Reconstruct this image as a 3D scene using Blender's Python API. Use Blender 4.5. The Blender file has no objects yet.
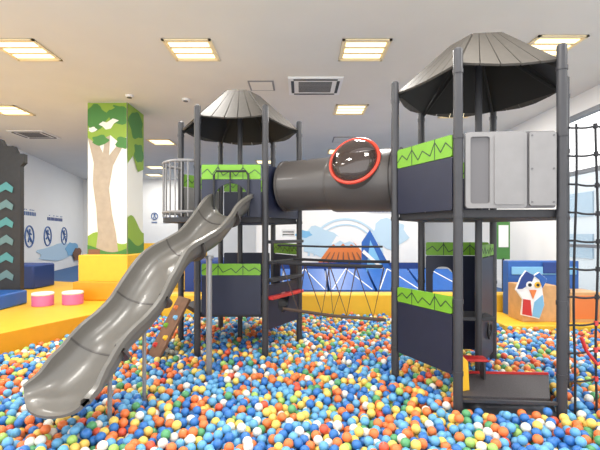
import bpy, math, random
from mathutils import Vector, geometry
random.seed(7)
S=bpy.context.scene
S.view_settings.view_transform='Standard'
COL=S.collection
# ---------------------------------------------------------------- materials
def lin(c):
    return tuple(((x/255)/12.92 if x/255<=0.04045 else ((x/255+0.055)/1.055)**2.4) for x in c)+(1,)
def mat(name,rgb,rough=0.5,metal=0,noise=0.0,scale=8,emit=0,coat=0,alpha=1,trans=0,bump=0):
    m=bpy.data.materials.new(name); m.use_nodes=True
    nt=m.node_tree; b=nt.nodes['Principled BSDF']
    c=lin(rgb)
    b.inputs['Base Color'].default_value=c
    b.inputs['Roughness'].default_value=rough
    b.inputs['Metallic'].default_value=metal
    b.inputs['Coat Weight'].default_value=coat
    b.inputs['Alpha'].default_value=alpha
    b.inputs['Transmission Weight'].default_value=trans
    if emit:
        b.inputs['Emission Color'].default_value=c; b.inputs['Emission Strength'].default_value=emit
    if noise or bump:
        tc=nt.nodes.new('ShaderNodeTexCoord'); n=nt.nodes.new('ShaderNodeTexNoise')
        n.inputs['Scale'].default_value=scale; n.inputs['Detail'].default_value=4
        nt.links.new(tc.outputs['Object'],n.inputs['Vector'])
        if noise:
            r=nt.nodes.new('ShaderNodeValToRGB')
            r.color_ramp.elements[0].position=.3; r.color_ramp.elements[1].position=.7
            r.color_ramp.elements[0].color=tuple(max(0,x*(1-noise)) for x in c[:3])+(1,)
            r.color_ramp.elements[1].color=tuple(min(1,x*(1+noise)) for x in c[:3])+(1,)
            nt.links.new(n.outputs['Fac'],r.inputs['Fac']); nt.links.new(r.outputs['Color'],b.inputs['Base Color'])
        if bump:
            bp=nt.nodes.new('ShaderNodeBump'); bp.inputs['Strength'].default_value=bump; bp.inputs['Distance'].default_value=.01
            nt.links.new(n.outputs['Fac'],bp.inputs['Height']); nt.links.new(bp.outputs['Normal'],b.inputs['Normal'])
    return m
M=dict(
 post=mat('post_paint',(54,54,58),.42,.0,noise=.08),
 roof=mat('roof_board',(76,72,67),.6,0,noise=.08,scale=20),
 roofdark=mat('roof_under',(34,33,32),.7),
 slide=mat('slide_plastic',(100,97,92),.34,0,noise=.05,scale=3,coat=.12),
 tube=mat('tube_plastic',(76,72,70),.36,0,noise=.05,scale=3,coat=.1),
 navy=mat('navy_panel',(30,35,56),.45,0,noise=.06),
 green=mat('green_panel',(112,166,42),.45,0,noise=.05),
 dkgreen=mat('green_print',(46,66,44),.5),
 grey=mat('grey_panel',(132,130,130),.42,.0,noise=.05),
 greyd=mat('grey_panel_dark',(98,96,98),.45,.0),
 deck=mat('deck_plate',(46,46,50),.6,0,noise=.2,scale=60),
 speck=mat('speckled_board',(68,64,66),.6,0,noise=.4,scale=120),
 red=mat('red_plastic',(196,48,46),.35),
 ringred=mat('red_ring',(206,66,46),.35),
 yellow=mat('yellow_paint',(236,184,44),.4,0,noise=.04),
 steel=mat('steel',(150,150,152),.3,.4),
 rope=mat('rope',(40,40,44),.85,bump=.3,scale=90),
 tanrope=mat('tan_rope',(84,68,58),.85,bump=.3,scale=90),
 wood=mat('wood',(112,80,60),.6,0,noise=.2,scale=12),
 tan=mat('light_wood',(206,160,108),.5,0,noise=.1,scale=9),
 ceil=mat('ceiling_paint',(229,226,219),.8,0,noise=.015,scale=2),
 wall=mat('wall_paint',(242,241,238),.8,0,noise=.01,scale=2),
 floor=mat('floor_grey',(120,125,135),.6,0,noise=.06),
 carpet=mat('floor_mat',(60,100,150),.7,0,noise=.08),
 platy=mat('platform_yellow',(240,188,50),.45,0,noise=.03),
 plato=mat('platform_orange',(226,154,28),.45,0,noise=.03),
 white=mat('white',(236,236,236),.5,0,noise=.01),
 black=mat('black',(28,28,30),.5),
 blue=mat('blue_vinyl',(36,92,170),.4,0,noise=.06),
 lblue=mat('light_blue',(120,180,220),.5),
 pblue=mat('pale_blue',(186,212,230),.6),
 dblue=mat('deep_blue',(28,60,130),.5),
 signb=mat('sign_blue',(80,112,165),.5),
 teal=mat('teal',(76,140,144),.5),
 teald=mat('teal_soft',(96,128,132),.5),
 orange=mat('orange',(222,124,62),.45),
 brown=mat('brown_print',(130,90,70),.6),
 bark=mat('bark_print',(176,162,144),.6,0,noise=.08),
 lime=mat('lime_print',(140,172,62),.6),
 leaf=mat('leaf_print',(72,130,62),.6),
 cream=mat('cream_print',(236,236,226),.6),
 pink=mat('pink_vinyl',(206,110,160),.45),
 slate=mat('slate_print',(44,46,50),.6,0,noise=.12,scale=14),
 lamp=mat('lamp_diffuser',(255,236,185),.5,emit=2.2),
 lampframe=mat('lamp_frame',(246,228,186),.5),
 alu=mat('window_frame',(120,124,130),.4,.2),
 glass=mat('glass',(235,242,245),.02,alpha=.05),
 dome=mat('smoky_dome',(66,54,50),.05,alpha=.72,coat=1),
 outw=mat('facade',(184,192,198),.8),
 outd=mat('facade_glass',(130,154,172),.4),
 ground=mat('paving',(180,182,182),.9),
)
# ---------------------------------------------------------------- builder
WP={}
def thing(name,label,cat,loc,group=None):
    e=bpy.data.objects.new(name,None); COL.objects.link(e); e.location=loc; e.empty_display_size=.1
    WP[e]=Vector(loc); e['label']=label; e['category']=cat
    if group: e['group']=group
    return e
class B:
    def __init__(s): s.v=[];s.f=[];s.m=[];s.mats=[]
    def mi(s,k):
        if k not in s.mats: s.mats.append(k)
        return s.mats.index(k)
    def add(s,vs,fs,k):
        o=len(s.v); i=s.mi(k)
        s.v+= [Vector(x) for x in vs]
        for f in fs: s.f.append([o+a for a in f]); s.m.append(i)
    def box(s,c,d,k,rz=0,tilt=None):
        x,y,z=[a/2 for a in d]; vs=[]
        for sz in(-z,z):
            for sx,sy in((-x,-y),(x,-y),(x,y),(-x,y)):
                vs.append(Vector((sx,sy,sz)))
        ca,sa=math.cos(rz),math.sin(rz)
        vs=[(c[0]+v.x*ca-v.y*sa,c[1]+v.x*sa+v.y*ca,c[2]+v.z) for v in vs]
        s.add(vs,[(3,2,1,0),(4,5,6,7),(0,1,5,4),(1,2,6,5),(2,3,7,6),(3,0,4,7)],k)
    def bb(s,x0,x1,y0,y1,z0,z1,k): s.box(((x0+x1)/2,(y0+y1)/2,(z0+z1)/2),(x1-x0,y1-y0,z1-z0),k)
    def frame(s,t):
        t=t.normalized(); u=Vector((0,0,1)) if abs(t.z)<.95 else Vector((1,0,0))
        a=t.cross(u).normalized(); return a,a.cross(t)
    def cyl(s,p,q,r,k,n=16,r2=None):
        p,q=Vector(p),Vector(q); r2=r if r2 is None else r2
        a,b=s.frame(q-p); vs=[]
        for c,rr in((p,r),(q,r2)):
            for i in range(n):
                t=2*math.pi*i/n; vs.append(c+a*math.cos(t)*rr+b*math.sin(t)*rr)
        fs=[(i,(i+1)%n,n+(i+1)%n,n+i) for i in range(n)]
        fs+=[tuple(range(n-1,-1,-1)),tuple(range(n,2*n))]
        s.add(vs,fs,k)
    def pipe(s,pts,r,k,n=8,closed=False):
        pts=[Vector(p) for p in pts]; N=len(pts); vs=[]
        for i,p in enumerate(pts):
            if closed: t=pts[(i+1)%N]-pts[i-1]
            else: t=pts[min(i+1,N-1)]-pts[max(i-1,0)]
            a,b=s.frame(t)
            for j in range(n):
                w=2*math.pi*j/n; vs.append(p+a*math.cos(w)*r+b*math.sin(w)*r)
        fs=[]
        for i in range(N if closed else N-1):
            i2=(i+1)%N
            for j in range(n): fs.append((i*n+j,i*n+(j+1)%n,i2*n+(j+1)%n,i2*n+j))
        if not closed: fs+=[tuple(range(n-1,-1,-1)),tuple((N-1)*n+j for j in range(n))]
        s.add(vs,fs,k)
    def ring(s,c,nrm,R,r,k,n=40):
        nrm=Vector(nrm).normalized(); c=Vector(c)
        a,b=s.frame(nrm); vs=[];m=10
        for i in range(n):
            t=2*math.pi*i/n; d=a*math.cos(t)+b*math.sin(t)
            for j in range(m):
                w=2*math.pi*j/m; vs.append(c+d*(R+r*math.cos(w))+nrm*r*math.sin(w))
        s.add(vs,[(i*m+j,((i+1)%n)*m+j,((i+1)%n)*m+(j+1)%m,i*m+(j+1)%m) for i in range(n) for j in range(m)],k)
    def prism(s,poly,z0,z1,k,ktop=None):
        n=len(poly)
        vs=[(x,y,z0) for x,y in poly]+[(x,y,z1) for x,y in poly]
        s.add(vs,[(i,(i+1)%n,n+(i+1)%n,n+i) for i in range(n)]+[tuple(range(n-1,-1,-1))],k)
        s.add([(x,y,z1) for x,y in poly],[tuple(range(n))],ktop or k)
    def plate(s,org,U,V,loop,th,k,holes=()):
        org,U,V=Vector(org),Vector(U).normalized(),Vector(V).normalized(); N=U.cross(V)
        loops=[list(loop)]+[list(h) for h in holes]
        l3=[[Vector((a,b,0)) for a,b in l] for l in loops]
        tris=geometry.tessellate_polygon(l3); flat=[p for l in l3 for p in l]; n=len(flat)
        vs=[org+U*p.x+V*p.y+N*th/2 for p in flat]+[org+U*p.x+V*p.y-N*th/2 for p in flat]
        fs=[]
        for t in tris:
            a,b,c=[flat[i] for i in t]
            ccw=(b-a).cross(c-a).z>0
            t1=tuple(t) if ccw else tuple(reversed(t))
            fs.append(t1); fs.append(tuple(n+i for i in reversed(t1)))
        o=0
        for l in l3:
            m=len(l)
            for i in range(m): fs.append((o+i,n+o+i,n+o+(i+1)%m,o+(i+1)%m))
            o+=m
        s.add(vs,fs,k)
    def obj(s,name,parent=None,label=None,cat=None,kind=None,group=None,smooth=True,bevel=0):
        c=sum(s.v,Vector())/len(s.v)
        me=bpy.data.meshes.new(name); me.from_pydata([tuple(v-c) for v in s.v],[],s.f)
        for k in s.mats: me.materials.append(M[k])
        for p,i in zip(me.polygons,s.m): p.material_index=i
        me.update()
        if smooth:
            for p in me.polygons: p.use_smooth=True
            try: me.set_sharp_from_angle(angle=math.radians(35))
            except Exception: pass
        o=bpy.data.objects.new(name,me); COL.objects.link(o); WP[o]=c
        if parent: o.parent=parent; o.location=c-WP[parent]
        else: o.location=c
        if bevel:
            b=o.modifiers.new('bevel','BEVEL'); b.width=bevel; b.segments=2; b.limit_method='ANGLE'
        if label:o['label']=label
        if cat:o['category']=cat
        if kind:o['kind']=kind
        if group:o['group']=group
        return o
def circ(cx,cy,r,n=24,ry=None): return [(cx+r*math.cos(2*math.pi*i/n),cy+(ry or r)*math.sin(2*math.pi*i/n)) for i in range(n)]
def rrect(x0,x1,y0,y1,r,n=5):
    P=[]
    for cx,cy,a in((x1-r,y0+r,-90),(x1-r,y1-r,0),(x0+r,y1-r,90),(x0+r,y0+r,180)):
        for i in range(n+1):
            t=math.radians(a+90*i/n); P.append((cx+r*math.cos(t),cy+r*math.sin(t)))
    return P
# ---------------------------------------------------------------- room shell
CZ=4.1; FZ=-.22
b=B(); b.prism([(-9,-1),(5.35,-1),(5.35,19.2),(-10.6,19.2)],FZ-.1,FZ,'floor'); b.obj('floor',kind='structure',smooth=False)
b=B(); b.prism([(-9,1.2),(5.35,1.2),(5.35,19.2),(-10.6,19.2)],CZ,CZ+.15,'ceil'); b.obj('ceiling',kind='structure',smooth=False)
b=B(); b.bb(-10.6,5.35,19.0,19.2,FZ,CZ,'wall'); b.obj('wall_back',kind='structure',smooth=False)
b=B(); b.prism([(-6.6,4),(-8.3,11),(-10.3,19),(-10.6,19),(-8.6,11),(-6.9,4)],FZ,CZ,'wall'); b.obj('wall_left',kind='structure',smooth=False)
WX=5.2; WY=7.95
b=B(); b.bb(WX,WX+.15,WY,19,FZ,CZ,'wall'); b.bb(WX,WX+.15,1.2,WY,3.75,CZ,'wall'); b.bb(WX,WX+.15,1.2,WY,FZ,.35,'wall')
b.obj('wall_right',kind='structure',smooth=False)
for i in range(6):
    y0=WY-1.1*(i+1); y1=y0+1.1
    b=B()
    for a,c,z0,z1 in((y0,y0+.06,.35,3.75),(y1-.06,y1,.35,3.75),(y0,y1,.35,.43),(y0,y1,3.67,3.75),(y0,y1,2.62,2.69),(y0,y1,1.25,1.31)):
        b.bb(WX-.02,WX+.1,a,c,z0,z1,'alu')
    b.bb(WX+.055,WX+.065,y0+.06,y1-.06,.43,3.67,'glass')
    b.obj('window_%d'%(i+1),kind='structure',smooth=False)
b=B(); b.bb(WX-.03,WX,8.0,19,FZ+.42,FZ+.55,'wall'); b.obj('baseboard_right',kind='structure',smooth=False)
# outdoors
b=B(); b.bb(13,15,2,34,-1,4.4,'outw')
for j in range(2):
    for i in range(14): b.bb(12.94,13,3+i*2.1,4.5+i*2.1,.4+j*1.9,1.5+j*1.9,'outd')
b.obj('office_building',label='pale concrete building with rows of windows outside',cat='building',smooth=False)
b=B(); b.bb(5.6,15,-2,34,-1.1,-1,'ground'); b.obj('pavement',kind='structure',smooth=False)
# stage floor, platform, ledges
b=B(); b.prism([(-2.4,7.8),(5.2,7.8),(5.2,19),(-10.2,19),(-8.6,12),(-3,9)],FZ,.1,'carpet'); b.obj('floor_upper',kind='structure',smooth=False)
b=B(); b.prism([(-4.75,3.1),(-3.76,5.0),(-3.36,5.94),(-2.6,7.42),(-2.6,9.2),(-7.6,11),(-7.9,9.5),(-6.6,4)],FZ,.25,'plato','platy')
b.obj('padded_platform',label='yellow padded platform edging the ball pit',cat='platform',smooth=False,bevel=.02)
b=B(); b.bb(-2.58,5.18,7.42,7.78,FZ,.38,'platy'); b.obj('padded_ledge',label='long yellow padded ledge closing the ball pit',cat='ledge',bevel=.03)
b=B(); b.bb(3.25,5.18,6.3,7.4,FZ,.06,'platy'); b.obj('corner_platform',label='low yellow padded corner platform beside the wall',cat='platform',bevel=.02)
# ---------------------------------------------------------------- ceiling fittings
LE=66
def light_fix(x,y):
    t=thing('ceiling_light','square recessed ceiling light glowing warm white','ceiling light',(x,y,CZ),'recessed ceiling lights')
    b=B(); w=.33
    for a in((-w,w,-w,-w+.035),(-w,w,w-.035,w),(-w,-w+.035,-w,w),(w-.035,w,-w,w)): b.bb(x+a[0],x+a[1],y+a[2],y+a[3],CZ-.02,CZ,'lampframe')
    b.bb(x-w,x+w,y-w,y+w,CZ-.006,CZ-.001,'lampframe'); b.obj('lamp_frame',t)
    b=B()
    for k in(-1,0,1): b.bb(x-.27,x+.27,y+k*.18-.05,y+k*.18+.05,CZ-.016,CZ-.007,'lamp')
    b.obj('lamp_tube',t)
    L=bpy.data.lights.new('ceiling_light_glow','AREA'); L.size=.6; L.energy=LE; L.color=(1,.97,.92)
    o=bpy.data.objects.new('lamp_glow',L); COL.objects.link(o); o.parent=t; o.location=(0,0,-.04)
for x,y in((-3.88,5.65),(-1.52,5.65),(.9,5.65),(3.45,5.55),(-6.1,8.4),(1.05,8.35),(-3.9,11.3),(-1.26,14.4),(-5.6,15.6),(3.4,8.6),(1.2,12.6),(-1.4,2.9),(1.2,2.9),(-3.9,2.9),(3.6,2.9),(-6.4,17.6)): light_fix(x,y)
def vent(x,y,w,d):
    t=thing('air_conditioner','white square ceiling cassette air conditioner with slotted grille','air conditioner',(x,y,CZ-.03))
    b=B(); b.bb(x-w,x+w,y-d,y+d,CZ-.032,CZ-.001,'white'); b.obj('housing',t)
    b=B()
    for k in range(9): b.bb(x-w*.62,x+w*.62,y-d*.62+k*d*.14,y-d*.62+k*d*.14+.03,CZ-.04,CZ-.033,'greyd')
    for s in(-1,1):
        b.bb(x-w*.8,x+w*.8,y+s*d*.84-.025,y+s*d*.84+.025,CZ-.038,CZ-.033,'black')
        b.bb(x+s*w*.84-.025,x+s*w*.84+.025,y-d*.7,y+d*.7,CZ-.038,CZ-.033,'black')
    b.obj('grille',t)
vent(.26,7.0,.46,.4)
vent(-6.9,10.4,.45,.4)
def hatch(x,y,w,d):
    b=B(); b.bb(x-w,x+w,y-d,y+d,CZ-.014,CZ,'grey'); b.bb(x-w+.03,x+w-.03,y-d+.03,y+d-.03,CZ-.018,CZ-.013,'ceil'); b.obj('ceiling_hatch',label='small square access hatch in the ceiling',cat='hatch',smooth=False,group='ceiling hatches')
hatch(-.67,7.0,.22,.22); hatch(1.2,11,.3,.3)
for x,y in((-3.2,7.5),(-2.2,7.7),(1.9,7.4),(-5,9.6),(-1.7,10.4)):
    b=B(); b.cyl((x,y,CZ),(x,y,CZ-.04),.07,'white',20); b.cyl((x,y,CZ-.04),(x,y,CZ-.05),.045,'greyd',20)
    b.obj('ceiling_speaker',label='small round ceiling speaker',cat='speaker',group='round ceiling fittings')
# ---------------------------------------------------------------- towers
H=3.1
def hexpts(p0,ang,s):
    P=[Vector((p0[0],p0[1]))]; d=math.radians(ang)
    for i in range(5):
        P.append(P[-1]+s*Vector((math.cos(d),math.sin(d)))); d+=math.radians(60)
    return P
LT=hexpts((-1.275,4.97),0,.843)
RT=hexpts((1.363,3.45),-5,.85)
ctr=lambda P: sum(P,Vector((0,0)))/6
def face(p,q,ins=.05):
    d=(q-p); L=d.length; u=d/L; return (p+u*ins),(q-u*ins),L-2*ins
def panel(b,p,q,z0,z1,k,th=.022,ins=.055,holes=(),r=.02):
    a,c,L=face(p,q,ins)
    b.plate((a.x,a.y,z0),(c.x-a.x,c.y-a.y,0),(0,0,1),rrect(0,L,0,z1-z0,r),th,k,holes)
    return a,c,L
def greenband(t,p,q,z0,z1):
    b=B(); a,c,L=panel(b,p,q,z0,z1,'green',th=.028)
    h=z1-z0; u=(c-a).normalized(); n=Vector((u.y,-u.x))
    pts=[(0,.35),(.1,.7),(.18,.3),(.28,.85),(.36,.25),(.5,.6),(.58,.2),(.7,.8),(.8,.35),(.9,.65),(1,.3)]
    for s in(1,-1):
        o=Vector((a.x,a.y,z0))+Vector((n.x,n.y,0))*s*.0155
        for (x0,y0),(x1,y1) in zip(pts,pts[1:]):
            A=Vector((x0*L,y0*h)); C=Vector((x1*L,y1*h)); d=(C-A).normalized(); w=Vector((-d.y,d.x))*.005
            l=[A-w,C-w,C+w,A+w]
            b.plate(o,(u.x,u.y,0),(0,0,1),[(v.x,v.y) for v in l],.002,'dkgreen')
        for x in(.28,.7):
            b.plate(o,(u.x,u.y,0),(0,0,1),[(x*L-.004,0),(x*L+.004,0),(x*L+.004,h),(x*L-.004,h)],.002,'dkgreen')
    b.obj('green_panel',t,'lime green panel printed with a zigzag treeline',smooth=False)
def tower(P,label):
    c=ctr(P); t=thing('play_tower',label,'play tower',(c.x,c.y,FZ))
    for p in P:
        b=B(); b.cyl((p.x,p.y,FZ),(p.x,p.y,H-.012),.04,'post',20); b.cyl((p.x,p.y,H-.012),(p.x,p.y,H),.04,'post',20,.03)
        for z in(.3,.92,1.66,2.34,2.9): b.cyl((p.x,p.y,z-.018),(p.x,p.y,z+.018),.045,'post',20)
        b.obj('post',t)
    b=B(); b.cyl((c.x,c.y,FZ),(c.x,c.y,3.38),.035,'post',16); b.obj('centre_pole',t)
    apex=3.48; ez=2.97; R=(P[0]-c).length*.97; hr=.27
    rf=B(); vs=[]
    for z,rr in((apex-.05,hr+.01),(apex,hr-.03)):
        for p in P:
            d=(p-c).normalized(); vs.append((c.x+d.x*rr,c.y+d.y*rr,z))
    rf.add(vs,[(i,(i+1)%6,6+(i+1)%6,6+i) for i in range(6)]+[(5,4,3,2,1,0),(6,7,8,9,10,11)],'roof')
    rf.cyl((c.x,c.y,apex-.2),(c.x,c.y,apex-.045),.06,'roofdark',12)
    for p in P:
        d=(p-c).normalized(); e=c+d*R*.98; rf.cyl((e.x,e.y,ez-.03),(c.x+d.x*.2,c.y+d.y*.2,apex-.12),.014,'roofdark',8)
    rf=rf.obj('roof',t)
    for i in range(6):
        p,q=P[i],P[(i+1)%6]; E0=c+(p-c).normalized()*R; E1=c+(q-c).normalized()*R
        T0=c+(p-c).normalized()*hr; T1=c+(q-c).normalized()*hr
        e0=Vector((E0.x,E0.y,ez));e1=Vector((E1.x,E1.y,ez));t0=Vector((T0.x,T0.y,apex-.03));t1=Vector((T1.x,T1.y,apex-.03))
        dn=((e0+e1)/2-(t0+t1)/2).normalized(); nrm=(e1-e0).cross(t0-e0).normalized()
        if nrm.z<0: nrm=-nrm
        b=B(); n=5; th=.02
        edge_=[.0,.035,.06,.06,.035,.0]
        for k in range(n):
            u0=k/n+.006; u1=(k+1)/n-.006
            pol=[e0.lerp(e1,u0)+dn*edge_[k],e0.lerp(e1,u1)+dn*edge_[k+1],t0.lerp(t1,u1),t0.lerp(t1,u0)]
            m=len(pol)
            vs=pol+[v+nrm*th for v in pol]
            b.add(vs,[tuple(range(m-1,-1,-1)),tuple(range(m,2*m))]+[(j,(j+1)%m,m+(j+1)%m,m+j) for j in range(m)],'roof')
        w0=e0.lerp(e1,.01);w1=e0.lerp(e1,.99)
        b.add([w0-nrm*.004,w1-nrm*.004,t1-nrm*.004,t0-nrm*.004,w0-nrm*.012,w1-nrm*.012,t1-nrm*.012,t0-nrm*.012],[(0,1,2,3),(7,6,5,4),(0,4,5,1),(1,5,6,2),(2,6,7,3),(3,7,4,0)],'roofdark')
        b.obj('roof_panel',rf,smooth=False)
    def deckp(z0,z1,k='deck',sc=.95,lab=None):
        b=B(); b.prism([tuple(c+(p-c)*sc) for p in P],z0,z1,k); b.obj('deck',t,lab,smooth=False,bevel=.008)
    return t,c,deckp
# --- left tower
t,c,dk=tower(LT,'grey hexagonal play tower with shingled roof where the slide starts')
dk(1.64,1.71); dk(.46,.52)
greenband(t,LT[0],LT[1],2.18,2.36)
b=B()
L01=.843-.11
panel(b,LT[0],LT[1],1.71,2.175,'navy',holes=[[(L01/2-.21,.004),(L01/2+.21,.004)]+[(L01/2+.21*math.cos(a),.22+.2*math.sin(a)) for a in [math.pi*i/12 for i in range(13)]]])
b.obj('entry_panel',t,'navy panel with arched opening to the slide',smooth=False)
b=B()
x0=LT[0].x+.22; x1=LT[1].x-.2; yy=4.9
b.pipe([(x0,yy,1.72),(x0,yy,2.22),(x0+.03,yy,2.27),(x1-.03,yy,2.27),(x1,yy,2.22),(x1,yy,1.72)],.014,'black'); b.pipe([(x0+.2,yy,2.27),(x0+.2,yy,2.0)],.01,'black')
b.obj('entry_rail',t,'black bent tube safety rail')
b=B(); panel(b,LT[1],LT[2],1.71,2.36,'navy'); b.obj('panel',t,smooth=False)
for i in(2,3,4):
    greenband(t,LT[i],LT[(i+1)%6],2.18,2.36)
b=B(); panel(b,LT[3],LT[4],1.71,2.175,'navy'); b.obj('panel',t,smooth=False)
b=B(); panel(b,LT[2],LT[3],1.71,2.175,'navy'); b.obj('panel',t,smooth=False)
greenband(t,LT[0],LT[1],.99,1.13)
b=B(); panel(b,LT[0],LT[1],.50,.985,'navy'); b.obj('panel',t,smooth=False)
b=B(); panel(b,LT[1],LT[2],.30,.86,'navy',holes=[circ(.36,.3,.14)]); b.obj('panel',t,'navy panel with a round porthole',smooth=False)
b=B(); panel(b,LT[3],LT[4],.3,1.2,'navy'); b.obj('panel',t,smooth=False)
greenband(t,LT[2],LT[3],1.2,1.36)
b=B(); panel(b,LT[2],LT[3],.3,1.19,'navy',holes=[rrect(.2,.55,.35,.75,.08)]); b.obj('panel',t,smooth=False)
for z,k,nm in((1.40,'post','rail'),(1.14,'deck','shelf'),(.92,'deck','shelf'),(.70,'red','shelf')):
    b=B(); a,cc,L=face(LT[1],LT[2],.03); n=Vector((.87,-.5))*.03
    b.plate((a.x+n.x,a.y+n.y,z-.02),(cc.x-a.x,cc.y-a.y,0),(0,0,1),[(0,0),(L,0),(L,.04),(0,.04)],.12,k); b.obj(nm,t,bevel=.005)
b=B(); a,cc,L=face(LT[1],LT[2],.03); n=Vector((.87,-.5))*.1
b.plate((a.x+n.x,a.y+n.y,1.46),(cc.x-a.x,cc.y-a.y,0),(0,0,1),rrect(.18,.52,0,.1,.01),.008,'white')
for r_ in range(2):
    x=.21
    rn=random.Random(r_)
    while x<.47:
        w_=rn.uniform(.012,.03); b.plate((a.x+n.x*1.07,a.y+n.y*1.07,1.485+r_*.035),(cc.x-a.x,cc.y-a.y,0),(0,0,1),[(x,0),(x+w_,0),(x+w_,.014),(x,.014)],.003,'black'); x+=w_+.01
b.obj('notice',t,'small white notice with dark printing',smooth=False)
# balcony
mid=(LT[5]+LT[0])/2; nd=Vector((-math.cos(math.radians(30)),-.5)); td=Vector((nd.y,-nd.x))
def arcp(z,r=.3,n=14): 
    P=[]
    for i in range(n+1):
        a=math.pi*i/n; p=mid+td*(-math.cos(a)*.36)+nd*(math.sin(a)*r+.02); P.append((p.x,p.y,z))
    return P
b=B(); b.pipe(arcp(2.42),.018,'grey'); b.pipe(arcp(1.78),.018,'grey')
for p in arcp(0,n=12)[1:-1]: b.cyl((p[0],p[1],1.72),(p[0],p[1],2.42),.009,'grey',8)
b.obj('balcony_rail',t,'grey curved balcony railing with upright bars')
b=B(); b.prism([(x,y) for x,y,z in arcp(0)],1.65,1.71,'deck'); b.obj('balcony_floor',t)
b=B(); panel(b,LT[5],LT[4],1.71,2.175,'grey'); b.obj('panel',t,'grey panel',smooth=False)
# climbing board
ck=thing('climbing_board','brown wooden sloping climbing board with coloured grips','climbing board',(-1.75,5.2,FZ))
b=B(); A=Vector((-1.86,5.0,-.1)); T=Vector((-1.52,5.28,.66)); U=Vector((.64,-.77,0)).normalized()
Vv=(T-A); L=Vv.length; b.plate(A-U*.17,U,Vv,rrect(0,.34,0,L,.02),.03,'wood'); b.obj('board',ck,bevel=.004)
N=U.cross(Vv.normalized())
for i,(u,v,k) in enumerate(((-.08,.2,'red'),(.09,.33,'yellow'),(-.07,.47,'green'),(.08,.6,'lblue'),(-.05,.72,'orange'))):
    p=A+U*u+Vv.normalized()*v; s=1 if N.dot(Vector((-.8,-.6,.3)))>0 else -1
    b=B(); b.cyl(p+N*s*.015,p+N*s*.05,.035,k,12,.022); b.obj('grip',ck)
# --- right tower
t2,c2,dk=tower(RT,'grey hexagonal play tower with navy and green panels and shingled roof')
dk(1.64,1.71)
PL=[(1.42,3.50),(2.15,3.44),(2.50,4.02),(1.62,4.06)]
b=B(); b.prism(PL,.055,.085,'speck'); b.obj('base_plate',t2,'thin speckled grey base plate',smooth=False,bevel=.006)
b=B(); b.plate((1.62,4.07,.06),(.88,-.04,0),(0,0,1),[(0,0),(.88,0),(.88,.045),(0,.045)],.02,'red'); b.obj('plate_edging',t2,'red edging strip of the base plate',smooth=False)
greenband(t2,RT[0],RT[5],2.18,2.37)
b=B(); panel(b,RT[0],RT[5],1.71,2.175,'navy'); b.obj('panel',t2,smooth=False)
greenband(t2,RT[0],RT[5],.80,.95)
b=B(); panel(b,RT[0],RT[5],.27,.795,'navy'); b.obj('panel',t2,smooth=False)
b=B(); panel(b,RT[0],RT[1],1.72,2.37,'greyd'); b.obj('gate_panel',t2,'plain grey metal panel',smooth=False)
a,cc,_=face(RT[0],RT[1],.055); u=(cc-a).normalized(); n=Vector((u.y,-u.x))
b=B()
o=a+n*.02; b.plate((o.x,o.y,1.72),(u.x,u.y,0),(0,0,1),rrect(.0,.5,0,.65,.03),.016,'grey',holes=[rrect(.04,.20,.04,.61,.02)])
b.plate((o.x+n.x*.012,o.y+n.y*.012,1.72),(u.x,u.y,0),(0,0,1),rrect(.235,.47,.03,.62,.02),.012,'grey')
b.obj('frame_panel',t2,'light grey panel with framed section',smooth=False)
b=B(); o=a+n*.024; b.plate((o.x,o.y,1.74),(u.x,u.y,0),(0,0,1),rrect(.52,.735,0,.62,.02),.018,'grey')
for x,z in((.54,.03),(.715,.03),(.54,.59),(.715,.59),(.54,.31),(.715,.31)):
    p=Vector((o.x+u.x*x,o.y+u.y*x,1.74+z)); q=p+Vector((n.x,n.y,0))*.014; b.cyl(p,q,.008,'greyd',10)
b.obj('side_panel',t2,'light grey bolted sheet panel',smooth=False)
b=B(); panel(b,RT[1],RT[2],1.72,2.37,'grey'); b.obj('panel',t2,'grey panel',smooth=False)
b=B(); a_,c_,L_=face(RT[5],RT[4],.055)
b.plate((a_.x,a_.y,1.71),(c_.x-a_.x,c_.y-a_.y,0),(0,0,1),rrect(0,L_,0,.66,.02),.022,'navy'); b.obj('panel',t2,smooth=False)
greenband(t2,RT[4],RT[3],2.18,2.37)
b=B(); panel(b,RT[4],RT[3],1.71,2.175,'navy'); b.obj('panel',t2,smooth=False)
greenband(t2,RT[4],RT[3],1.24,1.40)
b=B(); panel(b,RT[4],RT[3],.1,1.235,'navy',holes=[rrect(.08,.32,.55,1.0,.1)]); b.obj('panel',t2,'navy panel with window cut-out',smooth=False)
C2=Vector((c2.x,c2.y))
b=B(); panel(b,C2,RT[3],.1,1.24,'navy'); b.obj('inner_panel',t2,'navy inner panel',smooth=False)
greenband(t2,C2,RT[3],1.25,1.38)
uu=(RT[3]-C2).normalized(); nq=Vector((uu.y,-uu.x)); 
b=B(); p=C2+uu*.42+nq*.035; b.ring((p.x,p.y,.42),(nq.x,nq.y,0),.085,.012,'black'); b.cyl((p.x-nq.x*.02,p.y-nq.y*.02,.42),(p.x,p.y,.42),.03,'white',20)
for a0 in(90,210,330):
    w=math.radians(a0); b.pipe([(p.x,p.y,.42),(p.x+uu.x*.085*math.cos(w),p.y+uu.y*.085*math.cos(w),.42+.085*math.sin(w))],.008,'black')
b.obj('steering_wheel',t2,'small flat black play steering wheel with white hub')
b=B(); b.plate((1.42,3.60,.085),(1,.3,0),(0,0,1),[(0,0),(.115,0),(.10,.26),(0,.36)],.03,'yellow'); b.obj('step_side',t2,'yellow step side board',bevel=.004)
b=B(); b.box((1.72,3.95,.27),(.22,.14,.022),'red',rz=-.1); b.box((1.64,3.95,.17),(.02,.12,.18),'post',rz=-.1); b.box((1.80,3.94,.17),(.02,.12,.18),'post',rz=-.1); b.obj('step_tread',t2,'small red step tread on dark brackets',bevel=.003)
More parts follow.
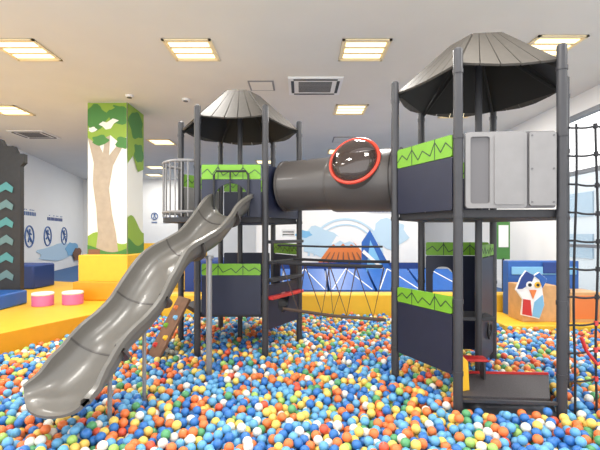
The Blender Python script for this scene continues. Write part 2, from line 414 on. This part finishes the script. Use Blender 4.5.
b=B(); b.box((1.86,4.3,.62),(.36,.34,.04),'deck',rz=-.1); b.obj('step_tread',t2,'dark step tread',bevel=.005)
b=B(); a,cc,L=face(RT[0],RT[1],.0); b.plate((a.x,a.y,.055),(cc.x-a.x,cc.y-a.y,0),(0,0,1),[(0.04,0),(L-.04,0),(L-.04,.025),(.04,.025)],.03,'post'); b.obj('beam',t2)
# ---------------------------------------------------------------- tunnel tube
P0=Vector((-.20,5.32,2.13)); P1=Vector((1.20,4.61,2.13)); ax=(P1-P0).normalized()
tt=thing('tunnel_tube','thick grey plastic crawl tube bridging the two towers','crawl tube',((P0+P1)/2)[:])
WP[tt]=(P0+P1)/2
def lathe(b,prof,k,p0,axis,n=40):
    a,bb=b.frame(axis); vs=[]
    for s_,r in prof:
        for i in range(n):
            w=2*math.pi*i/n; vs.append(p0+axis*s_+a*math.cos(w)*r+bb*math.sin(w)*r)
    m=len(prof); b.add(vs,[(j*n+i,j*n+(i+1)%n,(j+1)*n+(i+1)%n,(j+1)*n+i) for j in range(m-1) for i in range(n)],k)
Lt=(P1-P0).length; b=B()
lathe(b,[(.02,.30),(.02,.335),(.05,.335),(.05,.325),(.70,.33),(.71,.35),(.74,.36),(1.44,.37),(1.47,.365),(1.48,.355),(Lt-.05,.355),(Lt-.05,.37),(Lt-.02,.37),(Lt-.02,.31),(.02,.30)],'tube',P0,ax)
b.obj('tube_shell',tt)
side=Vector((ax.y,-ax.x,0))
if side.y>0: side=-side
EL=math.radians(22)
nn=(side*math.cos(EL)+Vector((0,0,1))*math.sin(EL)).normalized()
dc=P0+ax*1.08+nn*.28+Vector((0,0,.07))
b=B(); a_,b_=b.frame(nn); vs=[];n=40
for h,r in((-.14,.31),(.05,.305),(.065,.295),(.065,.265)):
    for i in range(n):
        w=2*math.pi*i/n; vs.append(dc+nn*h+a_*math.cos(w)*r+b_*math.sin(w)*r)
b.add(vs,[(j*n+i,j*n+(i+1)%n,(j+1)*n+(i+1)%n,(j+1)*n+i) for j in range(3) for i in range(n)],'tube'); b.obj('window_collar',tt)
b=B(); b.ring(dc+nn*.075,nn,.285,.02,'ringred'); b.obj('window_ring',tt,'coral red ring around the bubble window')
b=B(); prof=[];m=14
for j in range(m): 
    w=math.pi/2*j/m; prof.append((.07+.15*math.sin(w),.268*math.cos(w)))
prof.append((.22,.004)); lathe(b,prof,'dome',dc,nn); b.obj('bubble_window',tt,'glossy dark smoky dome window')
# ---------------------------------------------------------------- slide
path=[(-.85,5.0,1.72),(-.86,4.82,1.70),(-.93,4.66,1.58),(-1.04,4.47,1.39),(-1.16,4.29,1.28),(-1.29,4.10,1.17),(-1.38,3.92,.97),(-1.45,3.76,.77),(-1.52,3.60,.64),(-1.60,3.42,.53),(-1.67,3.27,.38),(-1.74,3.11,.27),(-1.80,2.97,.24)]
path=[Vector(p) for p in path]
def cr(P,t):
    i=min(int(t),len(P)-2); f=t-i
    p0=P[max(i-1,0)];p1=P[i];p2=P[i+1];p3=P[min(i+2,len(P)-1)]
    return .5*((2*p1)+(-p0+p2)*f+(2*p0-5*p1+4*p2-p3)*f*f+(-p0+3*p1-3*p2+p3)*f**3)
NS=108; T=[ (len(path)-1)*i/NS for i in range(NS+1)]
C=[cr(path,x) for x in T]
NI=18
def sprof(wall,w):
    inner=[];n=NI
    for i in range(n+1):
        s=-1+2*i/n; a=abs(s)*math.pi/2
        x=w*math.copysign(math.sin(a)**.75,s); z=wall*(1-max(math.cos(a),0)**.7)
        inner.append((x,z))
    lip=[(w+.016,wall+.014),(w+.044,wall+.004),(w+.048,wall-.036),(w+.024,wall-.04)]
    outer=[(x*1.05,z-.02) for x,z in reversed(inner[1:-1])]
    lipl=[(-x,z) for x,z in reversed(lip)]
    return inner+lip+outer+lipl
sl=thing('slide','wavy grey plastic slide running down into the balls','slide',(-1.5,3.9,FZ))
def wallw(f):
    wall=.20+.08*max(0,1-f/.18); w=.22+.04*min(1,f/.2)+.05*max(0,(f-.75)/.25)
    if f>.86: wall*=1-.5*(f-.86)/.14
    return wall,w
def basis(i):
    tn=(C[min(i+1,NS)]-C[max(i-1,0)]).normalized()
    sd=Vector((tn.y,-tn.x,0)).normalized()*-1; up=sd.cross(tn).normalized()
    if up.z<0: up=-up
    return tn,sd,up
b=B(); rows=[]
for i in range(NS+1):
    tn,sd,up=basis(i); f=i/NS; wall,w=wallw(f); e=max(0,(f-.86)/.14)*.15
    rows.append([C[i]+sd*x+up*z+tn*(e*(1-(x/(w+.05))**2)) for x,z in sprof(wall,w)])
n=len(rows[0]); vs=[v for r in rows for v in r]
fs=[(j*n+k,j*n+(k+1)%n,(j+1)*n+(k+1)%n,(j+1)*n+k) for j in range(len(rows)-1) for k in range(n)]
b.add(vs,fs,'slide')
for j,rev in((0,False),(NS,True)):
    o=NI+1+4
    for k in range(1,NI-1):
        a1=j*n+k; a2=a1+1; o1=j*n+o+(NI-1-k); o2=o1-1
        b.f.append([a1,a2,o2,o1] if rev else [o1,o2,a2,a1]); b.m.append(0)
b.obj('slide_bed',sl)
for i in(16,38,60,84):
    b=B(); tn,sd,up=basis(i); wall,w=wallw(i/NS); pr=sprof(wall,w)
    pts=pr[:NI+1]; vs=[]
    for x,z in pts:
        for s in(-.012,.012):
            vs+=[C[i]+sd*x*.99+up*(z+.005)+tn*s*.6, C[i]+sd*x*1.2+up*(z-.05)+tn*s]
    fs=[]
    for k in range(len(pts)-1):
        o=k*4; fs+=[(o,o+4,o+5,o+1),(o+2,o+3,o+7,o+6),(o+1,o+5,o+7,o+3),(o,o+2,o+6,o+4)]
    b.add(vs,fs,'tube'); b.obj('seam_flange',sl,'raised joint between two slide sections')
for x,y,z,r in((-1.0,4.40,1.26,.032),(-1.44,3.7,.66,.018),(-1.56,3.28,.34,.018)):
    b=B(); b.cyl((x,y,FZ),(x,y,z),r,'steel',14); b.cyl((x,y,z-.03),(x,y,z),r*1.5,'steel',14); b.obj('support_leg',sl,'round steel support leg')
# ---------------------------------------------------------------- rope bridge
rb=thing('rope_bridge','low rope bridge with hanging loops between the towers','rope bridge',(.5,5.0,FZ))
Q0=Vector((-.33,5.03,0)); Q1=Vector((.95,4.40,0))
def at(t,z,off=0): 
    p=Q0.lerp(Q1,t); return Vector((p.x+.43*off,p.y+.9*off,z))
for z,off,r in((1.36,0,.012),(1.14,0,.02),(1.17,.35,.018)):
    b=B(); b.pipe([at(.04+.1*off,z,off),at(.5,z-.01,off),at(.97,z,off)],r,'rope'); b.obj('hand_rail',rb,'dark rope covered hand rail')
b=B(); b.pipe([at(.04,.54,.15),at(.5,.51,.15),at(.97,.52,.15)],.02,'tanrope'); b.obj('walkway',rb,'low brown foot rope')
for i in range(4):
    b=B(); t0=.08+.225*i; b.pipe([at(t0,1.13,0),at(t0+.112,.53,.15),at(t0+.225,1.13,0)],.0075,'tanrope'); b.obj('hanging_rope',rb)
b=B(); t0=.42; b.pipe([at(t0,1.15,.35),at(t0+.1,.53,.15),at(t0+.2,1.15,.35)],.0075,'tanrope'); b.obj('hanging_rope',rb)
# ---------------------------------------------------------------- climbing net
cn=thing('climbing_net','knotted black rope climbing net with red clamps','climbing net',(2.6,3.5,FZ))
nx=[2.345,2.545,2.78,3.02]
def npt(x,z): return Vector((x,3.40+.12*(x-2.27),z))
def nxx(x,z): return x+.014*math.sin(z*2.6+x*9)*min(1,max(0,(z-.1)*2))
ZT=2.42
for x in nx[:-1]:
    b=B(); b.pipe([npt(nxx(x,z),z) for z in [FZ+.02+(ZT-FZ)*k/24 for k in range(25)]],.010,'rope',10); b.obj('upright_rope',cn)
b=B(); b.cyl(npt(3.02,FZ),npt(3.02,ZT+.1),.04,'post',20); b.obj('post',cn)
z=.25;rn=random.Random(5);zs=[]
while z<ZT+.03: zs.append(z); z+=.24
for z in zs:
    h=[z+rn.uniform(-.02,.02) for _ in range(4)]
    xs=[2.26,nxx(2.345,z),nxx(2.545,h[1]),nxx(2.78,h[2]),3.0]; hs=[z,z-.005,h[1],h[2],h[3]]
    pts=[]
    for i in range(4):
        for s in(0,.25,.5,.75):
            x=xs[i]+(xs[i+1]-xs[i])*s; zz=hs[i]+(hs[i+1]-hs[i])*s-.05*(xs[i+1]-xs[i])*4*s*(1-s); pts.append(npt(x,zz))
    pts.append(npt(3.0,hs[4]))
    b=B(); b.pipe(pts,.009,'rope'); b.obj('cross_rope',cn)
    for j in(2,3):
        rd=(z<.9 and j==2)
        b=B(); p=npt(xs[j],hs[j]); b.cyl(p+Vector((0,0,-.02)),p+Vector((0,0,.02)),.019,'red' if rd else 'rope',12,.016); b.obj('clamp',cn,'red rope clamp' if rd else None)
b=B(); b.pipe([npt(2.40,.62),npt(2.45,.5),npt(2.55,.38),npt(2.66,.42),npt(2.76,.3)],.015,'red'); b.obj('red_rope',cn,'thick red rope length')
# ---------------------------------------------------------------- tree column
tc=thing('pillar','square pillar painted with a pale tree and green leaves','pillar',(-3.8,8.3,.252))
X0,X1,Y0,Y1=-4.19,-3.42,7.9,8.7
b=B(); b.bb(X0,X1,Y0,Y1,.26,CZ-.002,'cream')
def blob(cx,cy,rx,ry,seed,n=22):
    rnd=random.Random(seed); ph=rnd.random()*6
    return [(cx+rx*(1+.18*math.sin(5*t+ph))*math.cos(t),cy+ry*(1+.15*math.sin(4*t+ph*2))*math.sin(t)) for t in [2*math.pi*i/n for i in range(n)]]
def clampp(P,u1,v0,v1,e=.0): return [(min(max(x,0.0),u1),min(max(y,v0),v1)) for x,y in P]
W=X1-X0; Dp=Y1-Y0
lay=0
def fr(P,k):
    global lay; lay+=1; b.plate((X0,Y0-.003-.0012*lay,0),(1,0,0),(0,0,1),clampp(P,W,.27,CZ-.01),.002,k)
def sd_(P,k):
    global lay; lay+=1; b.plate((X1+.003+.0012*lay,Y0,0),(0,1,0),(0,0,1),clampp(P,Dp,.27,CZ-.01),.002,k)
def hill(x0,x1,z0,h,ph,f=5): return [(x0,1.0)]+[(x0+(x1-x0)*i/14,z0+h*math.sin(f*i/14+ph)) for i in range(15)]+[(x1,1.0)]
fr(hill(0,.77,1.42,.12,.3),'lime')
trunkL=[(.14,1.0),(.2,1.5),(.17,2.0),(.10,2.5),(.12,2.9),(.04,3.25),(.0,3.4)]
trunkR=[(.16,3.4),(.30,3.1),(.36,3.5),(.44,3.45),(.42,3.05),(.62,3.3),(.7,3.25),(.5,2.85),(.42,2.4),(.48,1.9),(.56,1.5),(.62,1.0)]
fr(trunkL+trunkR,'bark')
fr([(0,4.09),(.77,4.09),(.77,3.42),(.6,3.32),(.45,3.45),(.3,3.38),(.15,3.3),(0,3.4)],'lime'); fr(blob(.15,3.8,.24,.24,1),'leaf'); fr(blob(.6,3.85,.2,.2,2),'leaf'); fr(blob(.25,3.35,.16,.1,3),'leaf'); fr(blob(.7,3.3,.14,.12,9),'leaf')
fr([(.22,3.66),(.3,3.72),(.38,3.7),(.5,3.78),(.62,3.74),(.52,3.68),(.46,3.58),(.36,3.56),(.3,3.62)],'cream'); fr(blob(.1,3.56,.08,.05,4),'cream'); fr(blob(.4,4.0,.12,.06,16),'lime')
fr(hill(0,.77,1.22,.08,2.2,4),'leaf')
fr([(.02,1.0),(.25,1.0),(.25,1.2),(.02,1.2)],'brown')
sd_([(0,4.09),(.8,4.09),(.8,2.9),(.5,2.8),(.25,3.1),(0,2.9)],'lime'); sd_(blob(.4,3.75,.35,.28,6),'leaf'); sd_(blob(.55,3.2,.25,.2,7),'leaf')
sd_(hill(0,.8,1.7,.18,.8,4),'lime'); sd_(hill(0,.8,1.35,.1,2.2,4),'leaf')
b.obj('pillar_shaft',tc,smooth=False)
b=B(); b.bb(-4.24,-3.3,7.64,8.85,.26,1.1,'platy'); b.obj('upper_padding',tc,'pale yellow foam padding',bevel=.02)
b=B(); b.bb(-4.27,-3.2,7.5,8.9,.252,.6,'plato'); b.obj('lower_padding',tc,'orange yellow foam padding',bevel=.02)
# ---------------------------------------------------------------- slate tower cut-out
cs=thing('painted_panel','dark slate painted tower cut-out with soft teal waves','play panel',(-5.4,7.3,.25))
b=B(); o=(-5.9,7.3,.25)
L=[(0,0),(.78,0),(.78,2.5),(.84,2.56),(.84,2.72),(.72,2.72),(.66,2.86),(.5,2.86),(.44,2.98),(0,2.98)]
b.plate(o,(1,.1,0),(0,0,1),L,.12,'slate')
for j in range(6):
    zc=.4+j*.32
    b.plate((-5.9,7.228-.002*j,.25),(1,.1,0),(0,0,1),[(.45,zc),(.55,zc+.06),(.66,zc),(.68,zc+.1),(.56,zc+.2),(.44,zc+.12)],.006,'teal' if j%2 else 'teald')
b.obj('panel_board',cs,smooth=False)
b=B(); b.bb(-6.2,-4.9,6.5,7.2,.25,.5,'blue'); b.obj('floor_cushion',label='blue vinyl bench cushion on the yellow platform',cat='cushion',bevel=.03)
b=B(); b.bb(-7.4,-6.0,9.0,9.8,.25,.8,'dblue'); b.obj('sofa_block',label='deep blue padded sofa block by the wall',cat='sofa block',bevel=.04)
for x,y in((-4.50,7.0),(-4.06,7.15)):
    d=thing('round_stool','pink and white striped round foam stool','stool',(x,y,.25),'round foam stools')
    b=B(); b.cyl((x,y,.25),(x,y,.43),.17,'pink',28); b.obj('stool_base',d,bevel=.01)
    b=B(); b.cyl((x,y,.43),(x,y,.48),.175,'white',28); b.obj('stool_top',d,bevel=.02)
wd=(Vector((-10.3,19,0))-Vector((-8.3,11,0))).normalized()
def wl(s,z,off=.02):
    p=Vector((-8.3,11,0))+wd*s; n=Vector((wd.y,-wd.x,0)); return p+n*off+Vector((0,0,z))
sg=thing('wall_sign','white rules sign with small blue headings and round prohibition signs','sign',wl(4,1.5)[:]); 
b=B()
b.plate(wl(1.2,.6,.012),wd,(0,0,1),[(0,0),(6.6,0),(6.6,1.9),(0,1.9)],.006,'wall'); b.obj('sign_board',sg,smooth=False)
rn=random.Random(4)
for s,L_,z in((1.5,1.0,2.1),(3.6,1.5,2.0)):
    x=0; b=B()
    while x<L_:
        w_=rn.uniform(.08,.14)
        b.plate(wl(s+x,z,.022),wd,(0,0,1),[(0,0),(w_*.8,0),(w_*.8,.12),(0,.12)],.008,'signb' if s<3 else 'dblue')
        if rn.random()<.6: b.plate(wl(s+x,z+.17,.022),wd,(0,0,1),[(0,0),(w_*.7,0),(w_*.7,.03),(0,.03)],.008,'signb')
        x+=w_+.03
    b.obj('heading_strip',sg,smooth=False)
poses=[[(-.12,-.22),(0,.02),(.14,-.2)],[(-.2,-.12),(-.02,-.02),(.2,-.2)],[(-.16,-.2),(.05,.0),(.2,-.05)]]
def picto(s,z,ps,par,r=.34):
    k=.8
    b=B(); b.ring(wl(s,z,.03),wl(0,0,1)-wl(0,0,0),r,.024,'signb')
    d=r*.707; b.pipe([wl(s-d,z+d,.04),wl(s+d,z-d,.04)],.02,'signb')
    b.pipe([wl(s+u*k,z+v*k,.03) for u,v in ps],.026,'signb'); b.pipe([wl(s+ps[1][0]*k,z+.02,.03),wl(s+ps[1][0]*.2+.03,z+.12,.03),wl(s+.15,z+.06,.03)],.022,'signb'); b.cyl(wl(s+.02,z+.19,.02),wl(s+.02,z+.19,.04),.055,'signb'); b.obj('pictogram',par,'round blue prohibition sign with slash')
for s,ps in zip((2.0,3.6,5.4),poses): picto(s,1.42,ps,sg)
b=B(); b.plate(wl(1.5,-.0,.03),wd,(0,0,1),blob(3.4,.8,2.3,.3,21),.01,'pblue'); b.plate(wl(1.5,-.0,.045),wd,(0,0,1),blob(4.9,.85,.8,.3,22),.01,'lblue'); b.plate(wl(1.5,.0,.06),wd,(0,0,1),blob(5.6,.6,.6,.3,23),.01,'brown')
b.obj('wall_decal',sg,'blue wave mural decal',smooth=False)
ss=thing('wall_sign','row of small blue symbol signs on the white wall','sign',(-6.3,18.95,2.2))
for i in range(4):
    x=-6.9+i*.55
    b=B(); b.ring((x,18.97,2.35),(0,1,0),.15,.02,'signb'); b.cyl((x,18.98,2.42),(x,18.96,2.42),.04,'signb'); b.pipe([(x-.06,18.97,2.25),(x,18.97,2.38),(x+.07,18.97,2.26)],.02,'signb'); b.obj('pictogram',ss)
    b=B(); b.bb(x-.14,x+.12,18.96,18.99,2.04,2.08,'signb'); b.obj('caption',ss,smooth=False)
# ---------------------------------------------------------------- back: mural partition, mats
mu=thing('mural_wall','white partition painted with a snowy orange mountain and blue waves','mural',(1.4,11,.1))
b=B(); b.bb(-1.2,3.4,11,11.15,.1,2.35,'white'); b.obj('mural_board',mu,smooth=False)
lay2=[0]
def mp(P,k):
    lay2[0]+=1; b.plate((0,10.99-.003*lay2[0],0),(1,0,0),(0,0,1),P,.003,k)
def arch(cx,cz,r0,r1,k,a0=0,a1=180):
    A=[math.radians(a0+(a1-a0)*i/20) for i in range(21)]
    mp([(cx+r1*math.cos(a),cz+r1*math.sin(a)) for a in A]+[(cx+r0*math.cos(a),cz+r0*math.sin(a)) for a in reversed(A)],k)
b=B()
mp(blob(.5,1.3,.5,.4,31),'pblue'); mp(blob(2.45,1.5,.5,.4,33),'pblue'); mp(blob(.1,1.5,.22,.1,34),'lblue')
arch(1.25,.9,.98,1.04,'pblue'); arch(1.25,.9,.84,.88,'pblue')
mp([(.5,.72),(.85,1.2),(1.0,1.4),(1.35,1.4),(1.5,1.25),(1.95,.72)],'orange')
mp([(.78,1.12),(1.0,1.45),(1.12,1.4),(1.2,1.47),(1.36,1.43),(1.56,1.14),(1.4,1.22),(1.3,1.12),(1.18,1.24),(1.05,1.12),(.92,1.22)],'pblue')
mp([(.86,1.22),(1.0,1.45),(1.12,1.4),(1.2,1.47),(1.36,1.43),(1.48,1.25),(1.36,1.3),(1.22,1.25),(1.1,1.32),(.98,1.24)],'white')
for i in range(7): mp([(.62+i*.18,.72),(.67+i*.18,.72),(.84+i*.12,1.0),(.82+i*.12,1.0)],'brown')
mp([(-1.1,.72),(3.3,.72),(3.3,.5),(-1.1,.5)],'dblue')
x=1.9; rn=random.Random(11)
while x<3.0:
    w_=rn.uniform(.05,.1); mp([(x,2.1),(x+w_,2.1),(x+w_,2.19),(x,2.19)],'signb'); x+=w_+.03
b.obj('mural_print',mu,smooth=False)
sa=thing('sail_ramp','blue and white angular padded sail shape','play panel',(2.0,9.6,.1))
b=B(); b.plate((1.5,9.75,.1),(1,-.1,0),(0,0,1),[(0,0),(.78,0),(.74,.5),(.2,1.5),(0,1.2)],.06,'blue'); b.plate((1.5,9.70,.1),(1,-.1,0),(0,0,1),[(.1,.5),(.6,.2),(.55,.5),(.2,1.25)],.02,'lblue'); b.plate((1.5,9.69,.1),(1,-.1,0),(0,0,1),[(.0,.95),(.7,.35),(.7,.42),(.05,1.02)],.02,'white'); b.obj('panel_board',sa,smooth=False)
def mat_pad(x,y,w,d,z1,k='blue'):
    b=B(); vs=[(x,y,.1),(x+w,y,.1),(x+w,y+d,.1),(x,y+d,.1),(x,y,.38),(x+w,y,.38),(x+w,y+d,z1),(x,y+d,z1)]
    b.add(vs,[(3,2,1,0),(4,5,6,7),(0,1,5,4),(1,2,6,5),(2,3,7,6),(3,0,4,7)],k)
    for s in(0,1):
        a=Vector((x+.05+s*(w-.1),y+.02,.385)); c=Vector((x+w/2,y+d-.02,z1+.002)); 
        b.pipe([a,c],.012,'white',6)
    b.obj('sloping_mat',label='blue vinyl sloping mat with white diagonal piping',cat='mat',group='blue sloping mats',smooth=False)
for i in range(5): mat_pad(-1.3+i*.95,8.0,.9,1.2,.7)
b=B(); b.bb(-2.4,-1.5,8.3,9.5,.1,.95,'dblue'); b.obj('foam_block',label='tall deep blue foam block',cat='foam block',bevel=.03)
b=B(); b.bb(-3.4,-2.5,10.2,10.8,.1,1.1,'platy'); b.obj('foam_block',label='yellow foam block by the pillar',cat='foam block',bevel=.03)
b=B(); b.bb(-6.5,-3.2,13,13.2,.1,1.2,'platy'); b.bb(-6.5,-3.2,12.98,13,.1,.9,'dblue'); b.obj('low_partition',label='low yellow and blue padded play partition',cat='partition',smooth=False)
# ---------------------------------------------------------------- right back
b=B(); b.box((4.62,9.1,1.35),(.3,.03,.85),'leaf'); b.box((4.62,9.08,1.45),(.22,.01,.5),'white'); b.box((4.62,9.1,.5),(.04,.04,.9),'post'); b.obj('banner_stand',label='narrow green banner on a stand by the wall',cat='banner',smooth=False)
cb=thing('toy_cabinet','light wood toy cabinet with colourful bird-shaped front panel','cabinet',(3.9,6.75,.06))
b=B(); b.bb(3.64,4.2,6.55,7.0,.06,.66,'tan'); b.obj('cabinet_body',cb,bevel=.01)
b=B(); bo=(3.56,6.52,.1); SC=.82
def bird(P,k,dy,th):
    b.plate((bo[0],bo[1]-dy,bo[2]),(1,0,0),(0,0,1),[(x*SC,z*SC) for x,z in P],th,k)
bird([(.05,.1),(.4,.02),(.5,.3),(.46,.62),(.56,.8),(.4,.95),(.3,.88),(.14,.98),(.04,.84),(-.06,.6),(.08,.4)],'white',0,.04)
bird([(-.04,.62),(.04,.84),(.14,.97),(.3,.88),(.24,.74),(.06,.62)],'dblue',.025,.012)
bird([(.3,.88),(.4,.94),(.55,.8),(.46,.64),(.4,.8)],'blue',.025,.012)
bird(circ(.2,.7,.07),'white',.032,.012); bird(circ(.2,.7,.035),'black',.04,.012)
bird(circ(.36,.7,.06),'yellow',.032,.012); bird(circ(.36,.7,.03),'black',.04,.012)
bird([(.2,.6),(.34,.6),(.27,.42)],'orange',.025,.02)
bird([(.06,.12),(.25,.08),(.22,.4),(.08,.42)],'red',.025,.012); bird([(.26,.08),(.4,.04),(.49,.3),(.46,.5),(.3,.36)],'lblue',.025,.012)
b.obj('front_panel',cb,'angular bird-shaped panel in white, blue, red and yellow',smooth=False)
b=B(); b.bb(3.7,4.95,7.1,7.3,.06,1.02,'blue'); b.bb(3.75,4.9,7.08,7.1,.78,.92,'lblue'); b.bb(4.3,4.6,7.07,7.09,.8,1.0,'dblue'); b.obj('blue_backboard',cb,'blue padded backboard',bevel=.01)
b=B(); b.bb(4.4,4.9,6.5,6.95,.06,.55,'tan'); b.bb(4.45,4.85,6.49,6.5,.12,.5,'orange'); b.obj('wooden_box',label='light wood storage box with orange front',cat='box',bevel=.01)
b=B(); b.bb(3.2,3.4,7.5,7.7,.38,1.0,'yellow'); b.obj('padded_post',label='short yellow padded post on the ledge',cat='post',bevel=.02)
# ---------------------------------------------------------------- balls
D=.072; R=D/2
obst=[(p.x,p.y,.047) for p in LT+RT]+[(c.x,c.y,.037),(c2.x,c2.y,.037),(-1.0,4.40,.035),(-1.44,3.7,.02),(-1.56,3.28,.02)]+[(x,3.40+.12*(x-2.27),.025) for x in nx[:-1]]+[(3.02,3.49,.045)]
edge=[(-4.75,3.1),(-3.76,5.0),(-3.36,5.94),(-2.6,7.42)]
def edgex(y):
    for (xa,ya),(xb,yb) in zip(edge,edge[1:]):
        if y<=yb: return xa+(xb-xa)*(y-ya)/(yb-ya)
    return -2.6
rc=[Vector(p) for p in PL]; rc[0]=Vector((1.38,3.43)); rc[1]=Vector((2.2,3.37))
def inside(x,y):
    if x<edgex(y)+R+.015 or x>WX-R-.04 or y>7.42-R-.01: return False
    if x>3.25-R and y>6.3-R: return False
    if abs(x)>.8*y+.25: return False
    if y<4.2 and 1.2<x<2.7:
        ins=True
        for i in range(4):
            a=rc[i];q=rc[(i+1)%4]
            if ((q.x-a.x)*(y-a.y)-(q.y-a.y)*(x-a.x))/(q-a).length<-.04: ins=False;break
        if ins: return False
    if (x+1.78)**2+(y-5.08)**2<.05: return False
    for ox,oy,r in obst:
        if (x-ox)**2+(y-oy)**2<(r+R+.003)**2: return False
    return True
grid={}
D2=D*D
def hz(x,y):
    z=ZF; gx,gy=int(math.floor(x/D)),int(math.floor(y/D))
    for i in(gx-1,gx,gx+1):
        for j in(gy-1,gy,gy+1):
            for bx,by,bz in grid.get((i,j),()):
                d=(bx-x)**2+(by-y)**2
                if d<D2:
                    h=bz+math.sqrt(D2-d)
                    if h>z: z=h
    return z
ZF=-.125
rnd=random.Random(3)
Y0b,Y1b=2.35,7.42
balls=[]
samp=4000
hit=sum(1 for _ in range(samp) if inside(rnd.uniform(-5.6,5.2),rnd.uniform(Y0b,Y1b)))
area=hit/samp*10.8*(Y1b-Y0b)
NB=int(area*2.4/(D2*1.0)); print('area',area,'balls',NB)
dirs=[(math.cos(a),math.sin(a)) for a in [math.pi*2*i/6 for i in range(6)]]
k=0
while k<NB:
    best=None
    for _ in range(3):
        x=rnd.uniform(-5.6,5.2);y=rnd.uniform(Y0b,Y1b)
        if not inside(x,y): continue
        z=hz(x,y)
        if best is None or z<best[2]: best=(x,y,z)
    if best is None: continue
    x,y,z=best
    for st in(.03,.012):
        for it in range(4):
            imp=False
            for dx,dy in dirs:
                xx,yy=x+dx*st,y+dy*st
                zz=hz(xx,yy)
                if zz<z-1e-4 and inside(xx,yy): bx,by,z,imp=xx,yy,zz,True
            if not imp: break
            x,y=bx,by
    if z>.035: k+=1; continue
    grid.setdefault((int(math.floor(x/D)),int(math.floor(y/D))),[]).append((x,y,z)); balls.append((x,y,z)); k+=1
print('placed',len(balls))
import bmesh, numpy as np
cols=[((48,112,184),.22,'blue'),((98,164,208),.27,'light blue'),((230,120,62),.18,'orange'),((216,86,60),.03,'red'),((236,200,98),.15,'yellow'),((84,156,104),.045,'green'),((158,196,100),.025,'lime green'),((230,226,214),.08,'white')]
def ballmat(name,rgb=None):
    m=bpy.data.materials.new(name); m.use_nodes=True; bs=m.node_tree.nodes['Principled BSDF']
    bs.inputs['Roughness'].default_value=.42; bs.inputs['Coat Weight'].default_value=.06
    if rgb is None:
        a=m.node_tree.nodes.new('ShaderNodeAttribute'); a.attribute_name='ball_colour'; m.node_tree.links.new(a.outputs['Color'],bs.inputs['Base Color'])
    else: bs.inputs['Base Color'].default_value=lin(rgb)
    return m
def ico(n):
    bm=bmesh.new(); bmesh.ops.create_icosphere(bm,subdivisions=n,radius=R)
    v=np.array([x.co[:] for x in bm.verts],dtype=np.float32); f=np.array([[q.index for q in p.verts] for p in bm.faces],dtype=np.int32); bm.free(); return v,f
def pick():
    r=rnd.random();s=0
    for i,(c_,w,n_) in enumerate(cols):
        s+=w
        if r<s: return i
    return 0
def topmost(bl):
    x,y,z=bl; gx,gy=int(math.floor(x/D)),int(math.floor(y/D))
    for i in(gx-1,gx,gx+1):
        for j in(gy-1,gy,gy+1):
            for q in grid.get((i,j),()):
                if q[2]>z+.03 and (q[0]-x)**2+(q[1]-y)**2<(D*.62)**2: return False
    return True
def proj(x,y,z): return 300+400*x/y, 234+400*(1.5-z)/y
cand=[]
for i,bl in enumerate(balls):
    px,py=proj(*bl)
    if 3<px<597 and py<446 and topmost(bl) and bl[2]>-.06: cand.append((bl[1]**2+bl[0]**2,i))
cand.sort(); near=set(i for _,i in cand[:300])
bmeshes=[]
for rgb,w,nm in cols:
    bm=bmesh.new(); bmesh.ops.create_icosphere(bm,subdivisions=4,radius=R)
    for f in bm.faces: f.smooth=True
    me=bpy.data.meshes.new('play_ball_'+nm.replace(' ','_')); bm.to_mesh(me); bm.free(); me.materials.append(ballmat('ball_'+nm,rgb)); bmeshes.append(me)
for i in sorted(near):
    ci=pick(); o=bpy.data.objects.new('play_ball',bmeshes[ci]); o.location=balls[i]; COL.objects.link(o)
    o['label']='small %s hollow plastic play ball in the pit'%cols[ci][2]; o['category']='ball'; o['group']='plastic balls in the ball pit'
rest=[bl for i,bl in enumerate(balls) if i not in near]
vv,ff=ico(3); n=len(rest)
P=np.array(rest,dtype=np.float32)
V=(P[:,None,:]+vv[None]).reshape(-1,3); F=(ff[None]+(np.arange(n)*len(vv))[:,None,None]).reshape(-1,3)
me=bpy.data.meshes.new('ball_pit_balls'); me.vertices.add(len(V)); me.vertices.foreach_set('co',V.ravel())
me.loops.add(F.size); me.loops.foreach_set('vertex_index',F.ravel().astype(np.int32))
me.polygons.add(len(F)); me.polygons.foreach_set('loop_start',(np.arange(len(F))*3).astype(np.int32)); 
me.update(calc_edges=True); me.polygons.foreach_set('use_smooth',np.ones(len(F),dtype=bool))
cc_=np.array([lin(c_[0]) for c_ in cols],dtype=np.float32); ids=np.array([pick() for _ in rest])
Cc=np.repeat(cc_[ids],len(vv),axis=0)
at_=me.color_attributes.new('ball_colour','FLOAT_COLOR','POINT'); at_.data.foreach_set('color',Cc.ravel())
me.materials.append(ballmat('ball_mixed')); me.validate()
o=bpy.data.objects.new('ball_pit_balls',me); COL.objects.link(o)
o['kind']='stuff'; o['label']='sea of blue orange yellow green and white plastic balls'; o['category']='balls'; o['group']='plastic balls in the ball pit'
# ---------------------------------------------------------------- world, camera
w=bpy.data.worlds.new('World'); S.world=w; w.use_nodes=True
w.node_tree.nodes['Background'].inputs[0].default_value=(.99,.99,.985,1); w.node_tree.nodes['Background'].inputs[1].default_value=2.5
cam=bpy.data.cameras.new('Camera'); co=bpy.data.objects.new('Camera',cam); COL.objects.link(co)
co.location=(0,0,1.5); co.rotation_euler=(math.pi/2,0,0); cam.lens=24; cam.sensor_width=36; cam.shift_y=9/600; cam.clip_start=.05
S.camera=co
